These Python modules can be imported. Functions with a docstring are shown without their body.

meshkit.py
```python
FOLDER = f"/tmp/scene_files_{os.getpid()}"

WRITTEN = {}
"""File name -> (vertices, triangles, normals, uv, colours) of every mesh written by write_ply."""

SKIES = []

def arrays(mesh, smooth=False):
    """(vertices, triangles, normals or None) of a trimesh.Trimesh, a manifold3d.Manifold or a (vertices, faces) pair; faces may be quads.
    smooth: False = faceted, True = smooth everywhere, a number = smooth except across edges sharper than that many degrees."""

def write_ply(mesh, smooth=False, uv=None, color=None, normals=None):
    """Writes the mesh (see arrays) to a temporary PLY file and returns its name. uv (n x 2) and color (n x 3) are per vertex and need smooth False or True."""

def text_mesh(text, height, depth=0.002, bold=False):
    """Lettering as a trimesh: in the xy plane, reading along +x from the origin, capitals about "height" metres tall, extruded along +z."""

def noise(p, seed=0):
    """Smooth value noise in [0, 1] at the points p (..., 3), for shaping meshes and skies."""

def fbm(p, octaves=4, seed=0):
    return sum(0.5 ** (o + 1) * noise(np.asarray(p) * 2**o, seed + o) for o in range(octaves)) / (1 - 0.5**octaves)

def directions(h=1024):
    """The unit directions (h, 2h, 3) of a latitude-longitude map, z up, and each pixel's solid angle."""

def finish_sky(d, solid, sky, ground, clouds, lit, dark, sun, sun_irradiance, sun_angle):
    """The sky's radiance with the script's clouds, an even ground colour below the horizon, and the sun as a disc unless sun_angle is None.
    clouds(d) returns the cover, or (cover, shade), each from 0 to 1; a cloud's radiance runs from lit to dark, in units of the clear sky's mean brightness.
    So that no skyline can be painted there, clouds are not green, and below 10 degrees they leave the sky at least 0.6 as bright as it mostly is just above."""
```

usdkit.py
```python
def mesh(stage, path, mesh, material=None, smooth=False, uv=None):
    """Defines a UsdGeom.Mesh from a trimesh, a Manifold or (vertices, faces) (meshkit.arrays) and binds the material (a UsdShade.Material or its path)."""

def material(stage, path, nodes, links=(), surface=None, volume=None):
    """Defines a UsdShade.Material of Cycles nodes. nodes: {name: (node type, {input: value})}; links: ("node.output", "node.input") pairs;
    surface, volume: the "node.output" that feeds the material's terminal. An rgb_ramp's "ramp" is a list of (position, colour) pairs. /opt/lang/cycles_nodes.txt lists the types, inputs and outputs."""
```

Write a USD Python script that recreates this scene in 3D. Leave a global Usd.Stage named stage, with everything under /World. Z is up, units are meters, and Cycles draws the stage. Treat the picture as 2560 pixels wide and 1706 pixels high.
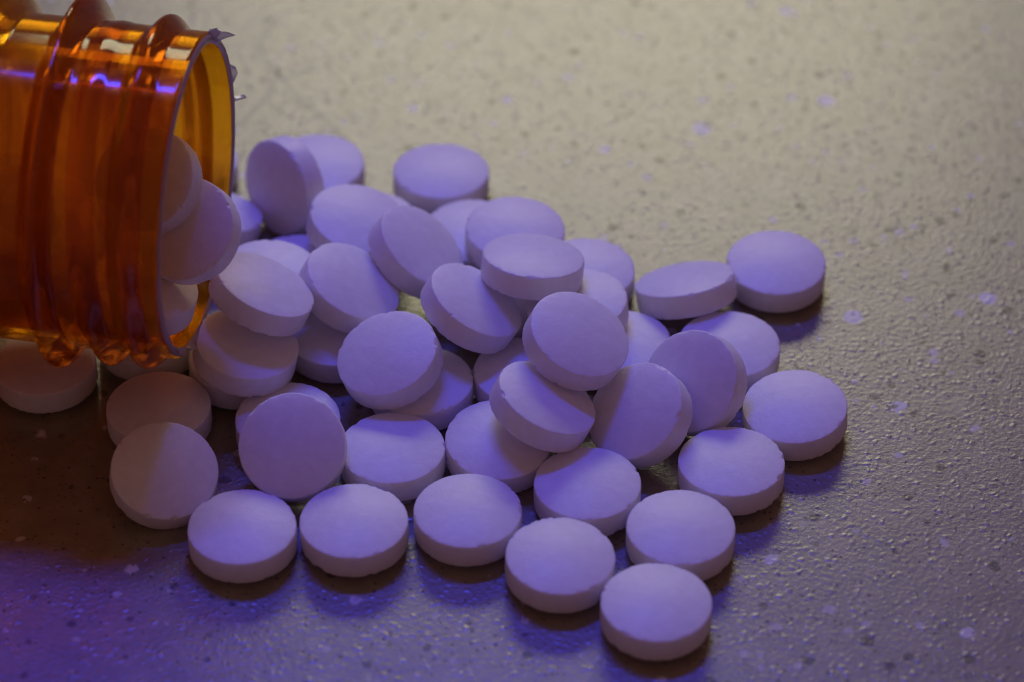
import math, numpy as np, trimesh, usdkit, meshkit
from pxr import Usd, UsdGeom, UsdLux, UsdShade, Gf, Sdf, Vt

stage = Usd.Stage.CreateInMemory()
UsdGeom.SetStageUpAxis(stage, UsdGeom.Tokens.z)
UsdGeom.SetStageMetersPerUnit(stage, 1.0)
UsdGeom.Xform.Define(stage, '/World')
MM = 0.001

# ------------------------------------------------------------------ camera
PITCH, CAM_H = math.radians(40.7), 211.0
fw = np.array([0, math.cos(PITCH), -math.sin(PITCH)])
up = np.array([0, math.sin(PITCH), math.cos(PITCH)])
rt = np.array([1.0, 0, 0])
CAM = np.array([0, -CAM_H / math.tan(PITCH), CAM_H])
cam = UsdGeom.Camera.Define(stage, '/World/camera')
m = Gf.Matrix4d(1)
m.SetRow(0, Gf.Vec4d(*rt, 0)); m.SetRow(1, Gf.Vec4d(*up, 0)); m.SetRow(2, Gf.Vec4d(*(-fw), 0))
m.SetRow(3, Gf.Vec4d(*(CAM * MM), 1))
cam.AddTransformOp().Set(m)
cam.CreateHorizontalApertureAttr(36.0)
cam.CreateFocalLengthAttr(36.0 * 8160 / 2560)
cam.CreateFStopAttr(19.0)
cam.CreateFocusDistanceAttr(float((np.array([0, -15.0, 5.0]) - CAM) @ fw) * MM)
cam.CreateClippingRangeAttr((0.01, 100.0))
cam.CreateExposureAttr(0.0)

# ------------------------------------------------------------------ light: a warm lamp and a small blue lamp behind, a dim warm room
def rect_light(name, pos, target, w, h, color, intensity):
    l = UsdLux.RectLight.Define(stage, '/World/' + name)
    p, t = np.array(pos, float) * MM, np.array(target, float) * MM
    z = (p - t) / np.linalg.norm(p - t)
    x = np.cross([0, 0, 1.0], z); x /= np.linalg.norm(x); y = np.cross(z, x)
    mm = Gf.Matrix4d(1)
    for i, v in enumerate((x, y, z)):
        mm.SetRow(i, Gf.Vec4d(*v, 0))
    mm.SetRow(3, Gf.Vec4d(*p, 1))
    l.AddTransformOp().Set(mm)
    l.CreateWidthAttr(w * MM); l.CreateHeightAttr(h * MM)
    l.CreateColorAttr(Gf.Vec3f(*color)); l.CreateIntensityAttr(intensity)
    return l
rect_light('warm_lamp', (18, 475, 295), (0, 0, 0), 245, 112, (1.0, 0.955, 0.62), 7.7)
rect_light('blue_lamp', (-38, 185, 415), (0, 0, 0), 170, 26, (0.05, 0.065, 1.0), 72.0)
dome = UsdLux.DomeLight.Define(stage, '/World/room_light')
dm = usdkit.material(stage, '/World/Looks/room_light', {'b': ('background_shader', {'color': (1.0, 0.5, 0.47), 'strength': 0.118})}, surface='b.background')
UsdShade.MaterialBindingAPI.Apply(dome.GetPrim()).Bind(dm)
dome.CreateIntensityAttr(1.0)

# ------------------------------------------------------------------ helpers
def tag(prim, label=None, cat=None, group=None, kind=None):
    p = prim.GetPrim() if hasattr(prim, 'GetPrim') else prim
    for k, v in (('label', label), ('category', cat), ('group', group), ('kind', kind)):
        if v:
            p.SetCustomDataByKey(k, v)
    return p
used = {}
def numbered(path):
    n = used.get(path, 0); used[path] = n + 1
    return path if n == 0 else '%s_%03d' % (path, n)
def raw(path, v, f, n, mat):
    """One mesh with given normals; v in metres."""
    ids, inv = np.unique(f.ravel(), return_inverse=True)
    me = UsdGeom.Mesh.Define(stage, path)
    me.CreatePointsAttr(Vt.Vec3fArray.FromNumpy(v[ids].astype(np.float32)))
    me.CreateFaceVertexCountsAttr(Vt.IntArray.FromNumpy(np.full(len(f), 3, np.int32)))
    me.CreateFaceVertexIndicesAttr(Vt.IntArray.FromNumpy(inv.reshape(-1).astype(np.int32)))
    me.CreateSubdivisionSchemeAttr('none')
    me.CreateNormalsAttr(Vt.Vec3fArray.FromNumpy(n[ids].astype(np.float32)))
    me.SetNormalsInterpolation('vertex')
    UsdShade.MaterialBindingAPI.Apply(me.GetPrim()).Bind(mat)
    return me

# ------------------------------------------------------------------ materials
def M(name, nodes, links=(), surface='p.BSDF'):
    return usdkit.material(stage, '/World/Looks/' + name, nodes, links, surface=surface)

counter_mat = M('counter_stone', {
    'g': ('geometry', {}),
    'wn': ('noise_texture', {'scale': 1300.0, 'detail': 2.0}),
    'ws': ('vector_math', {'math_type': 'scale', 'scale': 0.0006}),
    'wa': ('vector_math', {'math_type': 'add'}),
    # base tone
    'bn': ('noise_texture', {'scale': 260.0, 'detail': 5.0, 'roughness': 0.65}),
    'br': ('rgb_ramp', {'ramp': [(0.25, (0.165, 0.14, 0.087)), (0.5, (0.225, 0.193, 0.12)), (0.75, (0.29, 0.25, 0.157))]}),
    # large pale flecks
    'v1': ('voronoi_texture', {'scale': 290.0}),
    's1': ('separate_color', {}),
    'r1': ('map_range', {'from_min': 0.85, 'from_max': 1.0, 'to_min': 0.0, 'to_max': 0.36, 'clamp': True}),
    'd1': ('math', {'math_type': 'subtract'}),
    'f1': ('map_range', {'from_min': 0.0, 'from_max': 0.05, 'to_min': 0.0, 'to_max': 1.0, 'clamp': True}),
    # small pale flecks
    'v2': ('voronoi_texture', {'scale': 620.0}),
    's2': ('separate_color', {}),
    'r2': ('map_range', {'from_min': 0.76, 'from_max': 1.0, 'to_min': 0.0, 'to_max': 0.42, 'clamp': True}),
    'd2': ('math', {'math_type': 'subtract'}),
    'f2': ('map_range', {'from_min': 0.0, 'from_max': 0.1, 'to_min': 0.0, 'to_max': 0.8, 'clamp': True}),
    # dark flecks
    'v3': ('voronoi_texture', {'scale': 560.0}),
    's3': ('separate_color', {}),
    'r3': ('map_range', {'from_min': 0.70, 'from_max': 1.0, 'to_min': 0.0, 'to_max': 0.42, 'clamp': True}),
    'd3': ('math', {'math_type': 'subtract'}),
    'f3': ('map_range', {'from_min': 0.0, 'from_max': 0.1, 'to_min': 0.0, 'to_max': 0.8, 'clamp': True}),
    # fine dark pits
    'v4': ('voronoi_texture', {'scale': 1800.0}),
    's4': ('separate_color', {}),
    'r4': ('map_range', {'from_min': 0.5, 'from_max': 1.0, 'to_min': 0.0, 'to_max': 0.36, 'clamp': True}),
    'd4': ('math', {'math_type': 'subtract'}),
    'f4': ('map_range', {'from_min': 0.0, 'from_max': 0.08, 'to_min': 0.0, 'to_max': 0.75, 'clamp': True}),
    'm1': ('mix_color', {'b': (0.6, 0.58, 0.55)}),
    'm2': ('mix_color', {'b': (0.52, 0.5, 0.47)}),
    'm3': ('mix_color', {'b': (0.085, 0.065, 0.045)}),
    'm4': ('mix_color', {'b': (0.07, 0.05, 0.04)}),
    # relief: low grains of uneven height, finer roughness over them, pits
    'n1': ('noise_texture', {'scale': 2000.0, 'detail': 4.0, 'roughness': 0.6}),
    'n2': ('voronoi_texture', {'scale': 1250.0}),
    'nc': ('separate_color', {}),
    'hr': ('map_range', {'range_type': 'smoothstep', 'from_min': 0.05, 'from_max': 0.5, 'to_min': 1.0, 'to_max': 0.0, 'clamp': True}),
    'h0': ('math', {'math_type': 'multiply'}),
    'h1': ('math', {'math_type': 'multiply_add', 'value2': 0.75}),
    'h2': ('math', {'math_type': 'multiply_add', 'value2': -0.7}),
    'q1': ('math', {'math_type': 'maximum'}), 'q2': ('math', {'math_type': 'maximum'}), 'q3': ('math', {'math_type': 'maximum'}),
    'sp': ('map_range', {'from_min': 0.0, 'from_max': 1.0, 'to_min': 0.95, 'to_max': 0.5, 'clamp': True}),
    'b': ('bump', {'strength': 1.0, 'distance': 0.000038}),
    'p': ('principled_bsdf', {'roughness': 0.285}),
}, [
    ('g.position', 'wn.vector'), ('wn.color', 'ws.vector1'), ('ws.vector', 'wa.vector1'), ('g.position', 'wa.vector2'),
    ('g.position', 'bn.vector'), ('bn.fac', 'br.fac'),
    *[x for k in '1234' for x in (('wa.vector', f'v{k}.vector'), (f'v{k}.color', f's{k}.color'), (f's{k}.r', f'r{k}.value'),
                                  (f'r{k}.result', f'd{k}.value1'), (f'v{k}.distance', f'd{k}.value2'), (f'd{k}.value', f'f{k}.value'), (f'f{k}.result', f'm{k}.fac'))],
    ('f1.result', 'q1.value1'), ('f2.result', 'q1.value2'), ('f3.result', 'q2.value1'), ('f4.result', 'q2.value2'), ('q1.value', 'q3.value1'), ('q2.value', 'q3.value2'), ('q3.value', 'sp.value'), ('sp.result', 'p.specular_ior_level'),
    ('br.color', 'm1.a'), ('m1.result', 'm2.a'), ('m2.result', 'm3.a'), ('m3.result', 'm4.a'), ('m4.result', 'p.base_color'),
    ('g.position', 'n1.vector'), ('wa.vector', 'n2.vector'), ('n2.distance', 'hr.value'), ('n2.color', 'nc.color'), ('hr.result', 'h0.value1'), ('nc.g', 'h0.value2'), ('h0.value', 'h1.value1'), ('n1.fac', 'h1.value3'),
    ('f4.result', 'h2.value1'), ('h1.value', 'h2.value3'), ('h2.value', 'b.height'), ('b.normal', 'p.normal'),
])
vein_mat = M('stone_vein', {'p': ('principled_bsdf', {'base_color': (0.19, 0.165, 0.115), 'roughness': 0.33, 'specular_ior_level': 0.85})})

tablet_mat = M('tablet_chalk', {
    't': ('texture_coordinate', {}),
    'n': ('noise_texture', {'scale': 3600.0, 'detail': 4.0, 'roughness': 0.6}),
    'n2': ('noise_texture', {'scale': 900.0, 'detail': 3.0}),
    'ml': ('math', {'math_type': 'multiply_add', 'value2': 0.5}),
    'b': ('bump', {'strength': 0.6, 'distance': 0.00005}),
    'c': ('rgb_ramp', {'ramp': [(0.3, (0.79, 0.765, 0.77)), (0.7, (0.86, 0.835, 0.84))]}),
    'p': ('principled_bsdf', {'roughness': 0.45, 'specular_ior_level': 0.45, 'subsurface_weight': 0.25, 'subsurface_scale': 0.0006, 'subsurface_radius': (1.0, 0.8, 0.9)}),
}, [('t.object', 'n.vector'), ('t.object', 'n2.vector'), ('n2.fac', 'c.fac'), ('c.color', 'p.base_color'), ('n.fac', 'ml.value1'), ('n2.fac', 'ml.value3'),
    ('ml.value', 'b.height'), ('b.normal', 'p.normal')])

amber_mat = M('amber_plastic', {
    'p': ('principled_bsdf', {'base_color': (0.92, 0.43, 0.015), 'roughness': 0.1, 'ior': 1.43, 'transmission_weight': 1.0}),
    't': ('transparent_bsdf', {'color': (0.93, 0.56, 0.07)}),
    'o': ('mix_closure', {'fac': 0.36}),
}, [('p.BSDF', 'o.closure1'), ('t.BSDF', 'o.closure2')], surface='o.closure')
ridge_mat = M('thick_amber_plastic', {
    'p': ('principled_bsdf', {'base_color': (0.56, 0.13, 0.006), 'roughness': 0.09, 'ior': 1.43, 'transmission_weight': 1.0}),
    't': ('transparent_bsdf', {'color': (0.78, 0.32, 0.03)}),
    'o': ('mix_closure', {'fac': 0.3}),
}, [('p.BSDF', 'o.closure1'), ('t.BSDF', 'o.closure2')], surface='o.closure')
lip_mat = M('cut_amber_edge', {
    'g': ('geometry', {}), 'n': ('noise_texture', {'scale': 1800.0, 'detail': 3.0}), 'b': ('bump', {'strength': 0.5, 'distance': 0.00008}),
    'p': ('principled_bsdf', {'base_color': (0.4, 0.29, 0.27), 'roughness': 0.3, 'transmission_weight': 0.25, 'ior': 1.5})},
    [('g.position', 'n.vector'), ('n.fac', 'b.height'), ('b.normal', 'p.normal')])
flash_mat = M('clear_plastic_burr', {'p': ('principled_bsdf', {'base_color': (0.75, 0.72, 0.7), 'roughness': 0.1, 'transmission_weight': 0.55, 'ior': 1.5})})
fibre_mat = M('lint', {'p': ('principled_bsdf', {'base_color': (0.7, 0.66, 0.68), 'roughness': 0.6})})

# ------------------------------------------------------------------ the countertop
ctop = trimesh.Trimesh([[-.45, -.32, 0], [.45, -.32, 0], [.45, .5, 0], [-.45, .5, 0]], [[0, 1, 2], [0, 2, 3]], process=False)
counter = UsdGeom.Xform.Define(stage, '/World/countertop')
tag(counter, 'speckled beige stone countertop under the tablets and the bottle', 'countertop', kind='structure')
usdkit.mesh(stage, '/World/countertop/slab', ctop, counter_mat)
for pts, w in (([(-26.1, 55.9), (-27.1, 53.6), (-28.0, 50.9), (-27.5, 48.3), (-25.9, 45.6), (-25.9, 43.4), (-26.7, 40.5), (-28.3, 37.6), (-29.6, 35.2), (-31.5, 32)], 0.42),
               ([(-25.9, 45.6), (-24.4, 42.7), (-22.9, 40.3), (-21.2, 37.9), (-19.3, 35.4), (-18.2, 34.0), (-17, 31.5)], 0.3), ([(-24.5, 44.5), (-22.8, 45.6), (-21.1, 45.9)], 0.4)):
    from scipy.interpolate import CubicSpline
    p = np.array(pts, float); s = np.linspace(0, 1, len(p)); q = CubicSpline(s, p)(np.linspace(0, 1, 90)); dq = np.gradient(q, axis=0)
    nq = np.c_[-dq[:, 1], dq[:, 0]] / np.linalg.norm(dq, axis=1, keepdims=True)
    wd = w * (0.35 + meshkit.fbm(np.c_[q * 0.8, 0 * q[:, :1]], 3, 2))[:, None] * np.sin(np.pi * np.linspace(0.06, 0.97, 90))[:, None] ** 0.5
    l, r = q + nq * wd, q - nq * wd
    v = np.vstack([np.c_[l, np.full(90, 0.02)], np.c_[r, np.full(90, 0.02)]]) * MM; k = np.arange(89)
    usdkit.mesh(stage, numbered('/World/countertop/vein'), trimesh.Trimesh(v, np.vstack([np.c_[k, k + 90, k + 1], np.c_[k + 1, k + 90, k + 91]]), process=False), vein_mat)

# ------------------------------------------------------------------ the amber bottle, lying on its side
U = np.array([.986, -.160, -.014]); U /= np.linalg.norm(U)
MOUTH = np.array([-29.515, -4.727, 22.0])
TP = np.array([0, 0, 1.0]) - U * U[2]; TP /= np.linalg.norm(TP)
SD = np.cross(U, TP)                                   # towards the viewer
NTH = 288
th = np.linspace(0, 2 * np.pi, NTH, endpoint=False)    # 0 = top, pi/2 = viewer's side
def sm(x, a, b):
    t = np.clip((x - a) / (b - a), 0, 1); return t * t * (3 - 2 * t)
def ridge(d, w, p=1.0):
    return np.where(np.abs(d) < w, (0.5 + 0.5 * np.cos(np.pi * np.clip(d / w, -1, 1))) ** p, 0)
ax = np.r_[0, np.arange(-0.05, -0.45, -0.08), np.arange(-0.5, -21.0, -0.13), np.arange(-21.0, -24.6, -0.4), [-26, -30, -40, -55, -68, -71, -72.2, -72.6]]
A, TH = np.meshgrid(ax, th, indexing='ij')
ct = np.cos(TH + 0.71)                                  # 1 on the silhouette at the upper far side
cA = -11.45 - 0.3 * ct; dA = A - cA                    # the tall locking ridge, the thin thread and the thread nearest the mouth
cM = -7.4 - 1.1 * ct; dM = A - cM
cB = -3.35 - 0.6 * ct; dB = A - cB
hM = 0.16 + 1.2 * sm(-ct, 0.45, 0.9)
rad = 15.4 + 0 * A
rad = rad + ridge(dA, 1.6, 0.9) * (1.75 + 0.75 * sm(ct, 0.6, 0.95) + 0.4 * sm(-ct, 0.6, 0.95)) + ridge(dM, 1.35, 0.9) * hM + ridge(dB, 1.6, 0.9) * 1.25
rad = rad + 2.4 * ridge(A + 19.2, 2.2, 0.7) * sm(ct, 0.3, 0.7)
rad = rad - 0.22 * np.clip(1 + A / 0.3, 0, 1) ** 2
body = sm(-A, 21.6, 24.6)
rad = rad * (1 - body) + 22.3 * body
rad = np.where(A < -70, 22.3 - (-(A + 70) / 2.6) ** 3 * 1.2, rad)
wob = meshkit.noise(np.stack([A * 0.35 + 40, np.cos(TH) * 1.5 + 9, np.sin(TH) * 1.5 + 9], -1), 5) - 0.5
rad = rad + 0.008 * wob
rin = 14.3 + 0.008 * (meshkit.noise(np.stack([A * 0.3 + 7, np.cos(TH) * 2 + 5, np.sin(TH) * 2 + 5], -1), 8) - 0.5)
rin = rin * (1 - body) + 20.9 * body
jag = 0.16 * np.clip(meshkit.fbm(np.stack([np.cos(th) * 9 + 20, np.sin(th) * 9 + 20, 0 * th], -1), 3, 4) - 0.55, 0, 1) / 0.3 * sm(-np.cos(th + 0.71), -0.2, 0.9)
def place(a, t, r):
    return MOUTH + a[..., None] * U + (r * np.cos(t))[..., None] * TP + (r * np.sin(t))[..., None] * SD
Aout = A.copy(); Aout[0] += jag; Aout[1] += jag * 0.5
Ain = np.maximum(A, -71.4); Ain[0] += jag; Ain[1] += jag * 0.5
def grid_faces(n, k, flip):
    i, j = np.meshgrid(np.arange(n - 1), np.arange(k), indexing='ij')
    a, b = (i * k + j).ravel(), (i * k + (j + 1) % k).ravel(); c, d = a + k, b + k
    f = np.vstack([np.c_[a, c, b], np.c_[b, c, d]])
    return f[:, ::-1] if flip else f
def vnormals(v, f):
    n = np.zeros_like(v); fn = np.cross(v[f[:, 1]] - v[f[:, 0]], v[f[:, 2]] - v[f[:, 0]])
    for q in range(3):
        np.add.at(n, f[:, q], fn)
    return n / np.maximum(np.linalg.norm(n, axis=1, keepdims=True), 1e-12)
vo = place(Aout, TH, rad).reshape(-1, 3); fo = grid_faces(len(ax), NTH, False)
vi = place(Ain, TH, rin).reshape(-1, 3); fi = grid_faces(len(ax), NTH, True)
# orientation check: outside normals point away from the axis
no = vnormals(vo, fo); 
if (no[NTH * 40] @ (vo[NTH * 40] - MOUTH - U * ((vo[NTH * 40] - MOUTH) @ U))) < 0:
    fo = fo[:, ::-1]; fi = fi[:, ::-1]; no = vnormals(vo, fo)
ni = vnormals(vi, fi)
bottle = UsdGeom.Xform.Define(stage, '/World/pill_bottle')
bottle.AddTranslateOp().Set(Gf.Vec3d(*(MOUTH * MM)))
tag(bottle, 'translucent amber plastic pill bottle lying on its side, open mouth spilling tablets', 'bottle')
P = lambda v: (v - MOUTH) * MM
cen = Aout.reshape(-1)[fo].mean(1); tc = np.cos(TH.reshape(-1)[fo[:, 0]] + 0.71)
cls = np.zeros(len(fo), int)
cls[np.abs(cen - (-11.45 - 0.3 * tc)) < 1.6] = 1
cls[np.abs(cen - (-7.4 - 1.1 * tc)) < 1.35] = 2
cls[np.abs(cen - (-3.35 - 0.6 * tc)) < 1.6] = 3
cls[cen < -21.0] = 4
for k, nm, lab in ((0, 'neck', None), (1, 'thread_ridge', 'tallest ridge round the neck, farthest from the mouth'), (2, 'thread_ridge', 'low middle ridge round the neck'), (3, 'thread_ridge', 'rounded ridge nearest the mouth')):
    tag(raw(numbered('/World/pill_bottle/' + nm), P(vo), fo[cls == k], no, ridge_mat if k else amber_mat), lab)
# body with its closed base
bc = len(vo); vob = np.vstack([vo, (MOUTH + U * ax[-1])[None]]); last = (len(ax) - 1) * NTH
fan = np.array([[last + j, bc, last + (j + 1) % NTH] for j in range(NTH)])
if np.cross(vob[fan[0, 1]] - vob[fan[0, 0]], vob[fan[0, 2]] - vob[fan[0, 0]]) @ U > 0:
    fan = fan[:, ::-1]
raw('/World/pill_bottle/body', P(vob), np.vstack([fo[cls == 4], fan]), np.vstack([no, -U[None]]), amber_mat)
bi = len(vi); vib = np.vstack([vi, (MOUTH - U * 71.4)[None]])
fan2 = np.array([[last + j, bi, last + (j + 1) % NTH] for j in range(NTH)])
if np.cross(vib[fan2[0, 1]] - vib[fan2[0, 0]], vib[fan2[0, 2]] - vib[fan2[0, 0]]) @ U < 0:
    fan2 = fan2[:, ::-1]
raw('/World/pill_bottle/inner_wall', P(vib), np.vstack([fi, fan2]), np.vstack([ni, U[None]]), amber_mat)
# the cut lip: the ring face between the outer and the inner wall, slightly domed and rough
K = 7
lr = np.linspace(0, 1, K)[:, None]; RO, RI = rad[0][None], rin[0][None]
la = jag[None] + 0.24 * np.sin(np.pi * lr) ** 0.8 + 0.05 * (meshkit.noise(np.stack([np.cos(th) * 25 + 60 + 0 * lr, np.sin(th) * 25 + 60 + 0 * lr, lr * 3 + 0 * th], -1), 3) - 0.5) * np.sin(np.pi * lr)
lv = place(la, th[None] + 0 * lr, RO + (RI - RO) * lr).reshape(-1, 3); lf = grid_faces(K, NTH, False)
ln = vnormals(lv, lf)
if ln[3 * NTH] @ U < 0:
    lf = lf[:, ::-1]; ln = -ln
tag(raw('/World/pill_bottle/lip', P(lv), lf, ln, lip_mat), 'cut greyish lip round the mouth, ragged at the bottom')
# torn plastic burrs on the lip
def flake(pts, thick, t0, r0, lean, stand=False):
    """Jagged little plate: pts in (along U, along rim tangent) millimetres from the rim point at angle t0, radius r0; lean tips it outwards."""
    from shapely.geometry import Polygon
    g = trimesh.creation.extrude_polygon(Polygon(pts), thick, engine='earcut')
    g = g.subdivide()
    g.vertices += (np.stack([meshkit.noise(g.vertices * 3.1 + 11, s) for s in (1, 2, 3)], 1) - 0.5) * 0.22
    rd = np.cos(t0) * TP + np.sin(t0) * SD; tg = -np.sin(t0) * TP + np.cos(t0) * SD
    uu = U * math.cos(lean) + rd * math.sin(lean); nn = np.cross(uu, tg)
    if stand:
        tg, nn = rd, tg
    v = MOUTH + rd * r0 + g.vertices[:, :1] * uu + g.vertices[:, 1:2] * tg + g.vertices[:, 2:] * nn
    return trimesh.Trimesh((v - MOUTH) * MM, g.faces, process=False)
burrs = [
    ('torn shard standing off the top of the lip', [(-0.4, -0.7), (0.5, -0.8), (1.0, -0.45), (2.1, -0.1), (1.3, 0.15), (0.7, 0.2), (0.3, 0.5), (-0.4, 0.4)], 0.5, -0.66, 15.2, 0.1, True),
    ('small curled shard beside the top of the lip', [(-0.2, -0.5), (0.6, -0.45), (1.0, 0.1), (0.5, 0.45), (-0.2, 0.35)], 0.45, -0.6, 15.1, 0.3, True),
    ('thin clear flap on the far side of the lip', [(-0.1, -1.7), (0.3, -1.0), (0.75, 0), (0.6, 0.8), (0.0, 1.6), (-0.2, 0.6)], 0.14, -1.33, 15.0, 0.55),
    ('tiny spike on the far side of the lip', [(0, -0.25), (1.3, 0.1), (1.2, 0.3), (0, 0.3)], 0.3, -1.55, 15.0, 0.35),
    ('torn tag at the bottom of the lip', [(-0.2, -0.9), (0.5, -0.6), (0.4, 0.1), (0.8, 0.4), (-0.2, 1.0)], 0.3, 2.3, 14.8, 0.0),
    ('split shard at the bottom of the lip', [(-0.2, -0.5), (0.7, -0.4), (0.35, 0.1), (0.8, 0.6), (-0.2, 0.6)], 0.3, 2.62, 14.7, 0.0),
]
for lab, pts, tk, t0, r0, lean, *st in burrs:
    tag(usdkit.mesh(stage, numbered('/World/pill_bottle/plastic_burr'), flake(pts, tk, t0, r0, lean, bool(st)), flash_mat, smooth=25), lab)

# ------------------------------------------------------------------ the tablets, each a mesh of its own with its own chips
R, W, SAG = 5.0, 2.4, 0.66
RHO = (R * R + SAG * SAG) / (2 * SAG); OFF = RHO - SAG - W / 2
def tablet(seed):
    rng = np.random.default_rng(seed)
    N = 224
    t = np.linspace(0, 2 * np.pi, N, endpoint=False)
    rr = np.array([0.6, 1.4, 2.2, 3.0, 3.7, 4.2, 4.5, 4.68, 4.80, 4.88, 4.94])
    prof = [(r, math.sqrt(RHO * RHO - r * r) - OFF, 1) for r in rr]
    prof += [(4.97, W / 2 - 0.015, 1), (4.992, W / 2 - 0.06, 1), (5.0, W / 2 - 0.13, 1), (5.0, W / 2 - 0.32, 1), (5.0, 0.5, 0)]
    prof += [(r, -z, -s) for r, z, s in prof[::-1]]
    def chips():
        c = 0.05 * np.clip(meshkit.fbm(np.stack([np.cos(t) * 14 + seed, np.sin(t) * 14, 0 * t + seed * 0.7], -1), 3, seed) - 0.42, 0, 1) / 0.4
        for _ in range(rng.integers(5, 13)):
            a, w, d = rng.uniform(0, 2 * np.pi), rng.uniform(0.02, 0.11), rng.choice([0.07, 0.1, 0.16, 0.24], p=[.35, .3, .22, .13])
            x = np.abs((t - a + np.pi) % (2 * np.pi) - np.pi) / w
            c = np.maximum(c, d * np.clip(1.15 - x ** 3, 0, 1) * (0.55 + 0.45 * rng.random(N)))
        return c
    ch = {1: chips(), -1: chips(), 0: 0 * t}
    v = []
    for r, z, s in prof:
        dist = math.hypot(R - r, W / 2 - abs(z)) if abs(z) < W / 2 + 0.02 or r > 4.4 else 9
        c = ch[s] * math.exp(-(dist / 0.16) ** 2) if s else 0 * t
        f = 0.012 * (meshkit.noise(np.stack([r * np.cos(t) * 1.2 + 30, r * np.sin(t) * 1.2 + 30, 0 * t + z * 1.2 + seed], -1), seed) - 0.5)
        q = r - c * 0.8 + f
        v.append(np.c_[q * np.cos(t), q * np.sin(t), np.full(N, z) - np.sign(z) * c * 0.75 + f])
    v = np.vstack(v + [[[0, 0, T0]], [[0, 0, -T0]]])
    f = grid_faces(len(prof), N, False)
    a, b = len(v) - 2, len(v) - 1; L = (len(prof) - 1) * N
    j = np.arange(N); k = (j + 1) % N
    f = np.vstack([f, np.c_[np.full(N, a), j, k], np.c_[np.full(N, b), L + k, L + j]])
    return trimesh.Trimesh(v * MM, f, process=False)
T0 = W / 2 + SAG
GROUP = 'white tablets spilled from the bottle'
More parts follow.
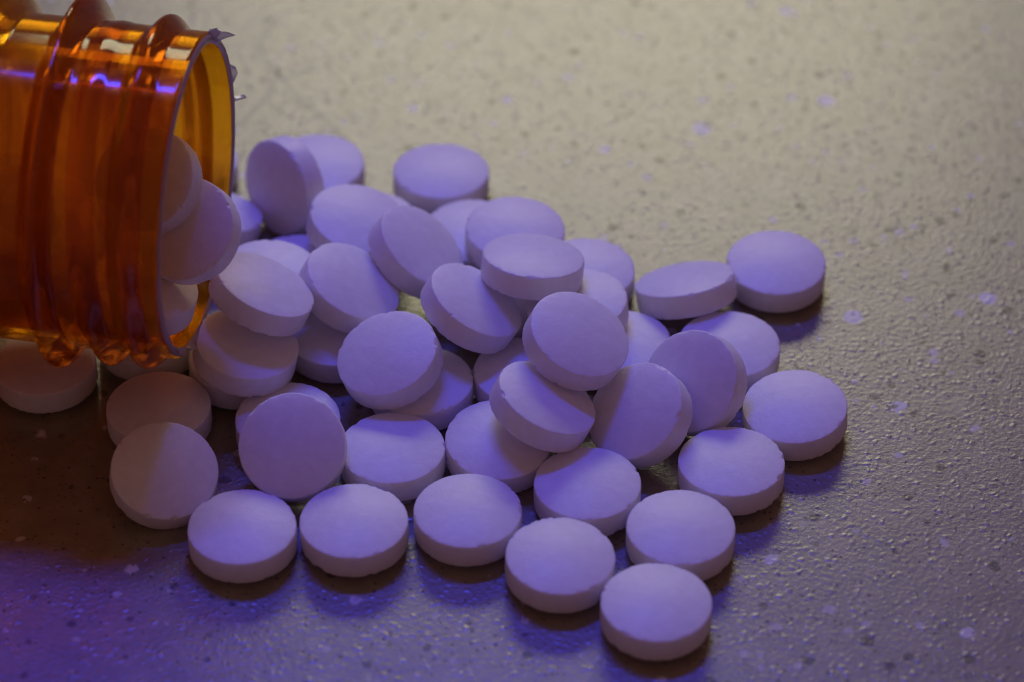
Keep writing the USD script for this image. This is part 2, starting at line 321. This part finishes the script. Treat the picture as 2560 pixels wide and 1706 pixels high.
TABLETS = [
    ('white tablet lying flat at the left end of the front row', [-24.748, -29.638, 1.861], [0.0, 0.0, 1.0]),
    ('white tablet lying flat, second from the left in the front row', [-14.526, -28.847, 1.86], [0.0, 0.0, 1.0]),
    ('white tablet lying flat, third from the left in the front row', [-4.076, -27.492, 1.86], [0.0, 0.0, 1.0]),
    ('white tablet lying flat, left neighbour of the tablet nearest the viewer', [4.365, -33.422, 1.865], [0.0273, -0.0115, 0.9996]),
    ('white tablet lying flat, nearest to the viewer of all the tablets', [12.897, -39.344, 1.864], [0.0, 0.0, 1.0]),
    ('white tablet lying flat directly behind the frontmost tablet', [15.466, -29.692, 1.86], [0.0, 0.0, 1.0]),
    ('flat white tablet with a blue shadow band on its left, behind the front row', [7.024, -23.796, 1.86], [-0.0056, 0.0016, 1.0]),
    ('flat white tablet on the right edge of the pile, before the rightmost one', [20.576, -20.871, 1.86], [-0.0094, 0.0259, 0.9996]),
    ('flat white tablet farthest to the right in the picture', [27.081, -13.108, 1.93], [-0.0735, -0.0564, 0.9957]),
    ('flat white tablet with a broad blue shadow across its back, behind the front row', [-11.278, -18.952, 1.861], [0.0, 0.0, 1.0]),
    ('white tablet lying under the left side of the tilted centre front tablet', [-1.342, -17.785, 1.999], [0.0358, -0.1173, 0.9924]),
    ('tilted white tablet with ragged left edge, below the round topmost one', [2.871, -16.038, 5.658], [0.4068, 0.0512, 0.9121]),
    ('big round-looking white tablet leaning on top of the pile, centre right', [6.039, -10.21, 8.757], [0.3481, -0.183, 0.9194]),
    ('white tablet lying level on the very top of the pile', [2.009, 1.239, 8.51], [0.089, 0.2348, 0.968]),
    ('tilted white tablet leaning to the right, just left of the topmost tablet', [-3.976, -2.829, 6.626], [0.4851, 0.0301, 0.8739]),
    ('white tablet tipped up to the left in the middle of the pile', [-11.679, -9.389, 5.649], [-0.2648, -0.2068, 0.9419]),
    ('white tablet leaning to the right in the left middle of the pile', [-15.986, 0.452, 6.349], [0.4529, -0.0556, 0.8898]),
    ('tilted white tablet on top of a stack beside the bottle mouth', [-24.119, -4.395, 9.697], [0.4067, 0.1376, 0.9031]),
    ('pale tablet half hidden behind the stack beside the bottle mouth', [-24.026, 3.058, 5.182], [0.0515, -0.0159, 0.9985]),
    ('mostly hidden tablet showing a blue sliver below the upright tablet', [-21.598, 8.056, 1.86], [0.0, 0.0, 1.0]),
    ('white tablet standing on edge, facing the bottle mouth', [-23.257, 18.418, 5.142], [-0.7306, -0.6445, 0.2255]),
    ('flat white tablet right behind the one standing on edge', [-20.403, 24.915, 1.86], [0.0, 0.0, 1.0]),
    ('flat white tablet farthest back on the right, alone behind the pile', [-7.378, 23.548, 1.875], [0.0125, 0.0457, 0.9989]),
    ('large tilted white tablet at the back of the pile, right of the upright one', [-15.604, 11.155, 5.606], [0.2276, -0.0591, 0.972]),
    ('hidden tablet under the large tilted tablet at the back of the pile', [-14.545, 15.141, 1.859], [0.0, 0.0, 1.0]),
    ('steeply tilted bluish tablet with a pink edge at the back of the pile', [-9.511, 6.15, 6.322], [0.5887, -0.0798, 0.8044]),
    ('partly covered pale tablet beside the right edge of the steeply tilted bluish one', [-3.995, 13.738, 1.861], [0.0097, -0.0138, 0.9999]),
    ('white tablet with a tiny pit, right behind the topmost level tablet', [0.282, 10.18, 5.017], [0.0383, -0.0162, 0.9991]),
    ('flat white tablet at the back right of the pile, beyond the topmost tablet', [7.34, 7.513, 1.86], [0.0, 0.0, 1.0]),
    ('pale tablet between the topmost level tablet and the big leaning one', [6.379, -1.195, 5.059], [-0.0959, 0.0205, 0.9952]),
    ('flat tablet right of the big leaning one, its front covered', [10.682, -3.824, 1.86], [0.0, 0.0, 1.0]),
    ('flat tablet with a blue shadow patch, in front of the tilted far right pair', [21.198, -3.977, 1.86], [0.0, 0.0, 1.0]),
    ('leaning tablet facing the viewer, right of the tilted centre front tablet', [12.15, -15.396, 3.91], [-0.491, -0.3242, 0.8086]),
    ('steep leaning tablet facing the viewer, left of the rightmost tablet', [17.497, -11.379, 4.456], [-0.4948, -0.5329, 0.6865]),
    ('thin-looking white tablet tipped on its left side at the far right back', [17.302, 4.279, 3.036], [-0.1713, 0.346, 0.9224]),
    ('white tablet lying flat at the far right back, beside the tipped one', [26.576, 8.619, 1.859], [0.0004, -0.0242, 0.9997]),
    ('shaded flat tablet at the bottom, between the stack and the centre tablets', [-17.254, -2.022, 1.864], [0.0065, -0.0327, 0.9994]),
    ('white tablet with a blue band, second in the stack beside the bottle mouth', [-25.62, -8.051, 5.553], [0.1827, -0.049, 0.9819]),
    ('bottom tablet of the stack beside the bottle mouth, in shadow', [-26.431, -6.137, 1.871], [0.03, 0.0229, 0.9993]),
    ('round purple-grey tablet propped up facing the viewer, left of centre', [-20.443, -20.644, 4.639], [-0.0568, -0.6306, 0.774]),
    ('tablet hidden behind the propped-up round one, only its upper rim showing', [-21.338, -14.81, 1.876], [0.0165, -0.0398, 0.9991]),
    ('pinkish tablet propped up on the brown shaded one, lower left', [-32.443, -22.89, 3.162], [0.1678, -0.3783, 0.9104]),
    ('brown shaded tablet in front of the bottle mouth, under the pinkish one', [-33.766, -13.047, 1.86], [0.0, 0.0, 1.0]),
    ('brown lit tablet at the left picture edge, under the bottle neck', [-45.359, -6.533, 1.86], [0.0, 0.0, 1.0]),
    ('tablet wedged below the bottle lip, only its pale front edge showing', [-35.628, -2.202, 1.875], [0.0183, 0.0407, 0.999]),
    ('large purple-red tablet sliding out of the bottle mouth', [-30.5, -5.91, 18.732], [-0.2874, -0.5869, 0.757]),
    ('red-tinted tablet inside the bottle mouth, uppermost', [-33.978, -4.089, 23.22], [-0.3139, -0.579, 0.7525]),
    ('tablet lying low inside the bottle mouth, partly behind the lip', [-34.732, -9.027, 13.527], [0.2434, 0.0494, 0.9687]),
    ('tablet on the counter behind the bottle, peeping past the lip', [-33.699, 25.476, 1.859], [0.0228, 0.0132, 0.9997]),
    ('tablet between the bottle mouth and the foot of the upright tablet', [-30.635, 15.866, 2.705], [0.214, 0.2297, 0.9495]),
    ('flat tablet under the tipped-up tablet in the middle of the pile', [-8.75, -9.291, 1.86], [0.0, 0.0, 1.0]),
    ('flat shaded tablet below the tilted one left of the topmost tablet', [1.286, -7.929, 1.86], [0.0, 0.0, 1.0]),
    ('dim tablet in the middle of the heap inside the bottle neck', [-44.111, -3.936, 15.086], [-0.2266, -0.1769, 0.9578]),
    ('dim tablet at the left picture edge inside the bottle, upper one', [-46.441, -3.68, 19.034], [-0.5684, -0.2725, 0.7763]),
    ('orange-lit tablet at the left picture edge inside the bottle, lower one', [-48.635, -3.37, 10.782], [0.0533, 0.0322, 0.9981]),
    ('dim tablet low inside the bottle neck, left of the one behind the lip', [-38.881, -5.861, 10.465], [0.1757, 0.1824, 0.9674]),
    ('tablet deep in the shadowed gap below the one left of the topmost tablet', [-1.5, 2.6, 1.862], [0, 0, 1]),
]
for i, (lab, c, n) in enumerate(TABLETS):
    n = np.array(n) / np.linalg.norm(n)
    path = numbered('/World/tablet')
    me = usdkit.mesh(stage, path, tablet(100 + i), tablet_mat, smooth=32)
    rng = np.random.default_rng(i); sp = rng.uniform(0, 2 * np.pi)
    x = np.cross([0.3, 1.0, 0.1], n); x /= np.linalg.norm(x); y = np.cross(n, x)
    x, y = math.cos(sp) * x + math.sin(sp) * y, -math.sin(sp) * x + math.cos(sp) * y
    mm = Gf.Matrix4d(1)
    for q, w in enumerate((x, y, n)):
        mm.SetRow(q, Gf.Vec4d(*map(float, w), 0))
    mm.SetRow(3, Gf.Vec4d(*(np.array(c) * MM), 1))
    me.AddTransformOp().Set(mm)
    tag(me, lab, 'tablet', GROUP)

# ------------------------------------------------------------------ lint caught on the tablets, and faint veins in the stone
def fibre(path, pts, r):
    from scipy.interpolate import CubicSpline
    p = np.array(pts, float); s = np.linspace(0, 1, len(p)); c = CubicSpline(s, p)(np.linspace(0, 1, 40)) * MM
    b = UsdGeom.BasisCurves.Define(stage, path)
    b.CreateTypeAttr('linear'); b.CreateCurveVertexCountsAttr([len(c)])
    b.CreatePointsAttr(Vt.Vec3fArray.FromNumpy(c.astype(np.float32)))
    b.CreateWidthsAttr(Vt.FloatArray([2 * r * MM] * len(c))); b.SetWidthsInterpolation('vertex')
    UsdShade.MaterialBindingAPI.Apply(b.GetPrim()).Bind(fibre_mat)
    return b
tag(fibre('/World/lint_fibre', [(-3.12, -5.4, 3.6), (-3.11, -5.75, 2.9), (-2.88, -5.88, 2.95), (-2.6, -5.9, 3.0), (-2.33, -6.02, 3.06), (-2.02, -6.3, 3.16), (-1.74, -6.77, 3.25), (-1.51, -7.22, 3.34)], 0.011),
    'fine pale curl of lint hanging under the tilted tablet left of the topmost one', 'lint', 'lint on the tablets')
tag(fibre('/World/lint_fibre_001', [(-0.9, -4.5, 6.2), (-0.7, -4.56, 6.02), (-0.31, -4.46, 5.73), (0.08, -4.48, 5.44), (0.47, -4.48, 5.13), (0.75, -4.3, 4.7), (0.85, -4.0, 3.6)], 0.009),
    'short straight thread of lint across the shadowed side of the tilted tablet', 'lint', 'lint on the tablets')
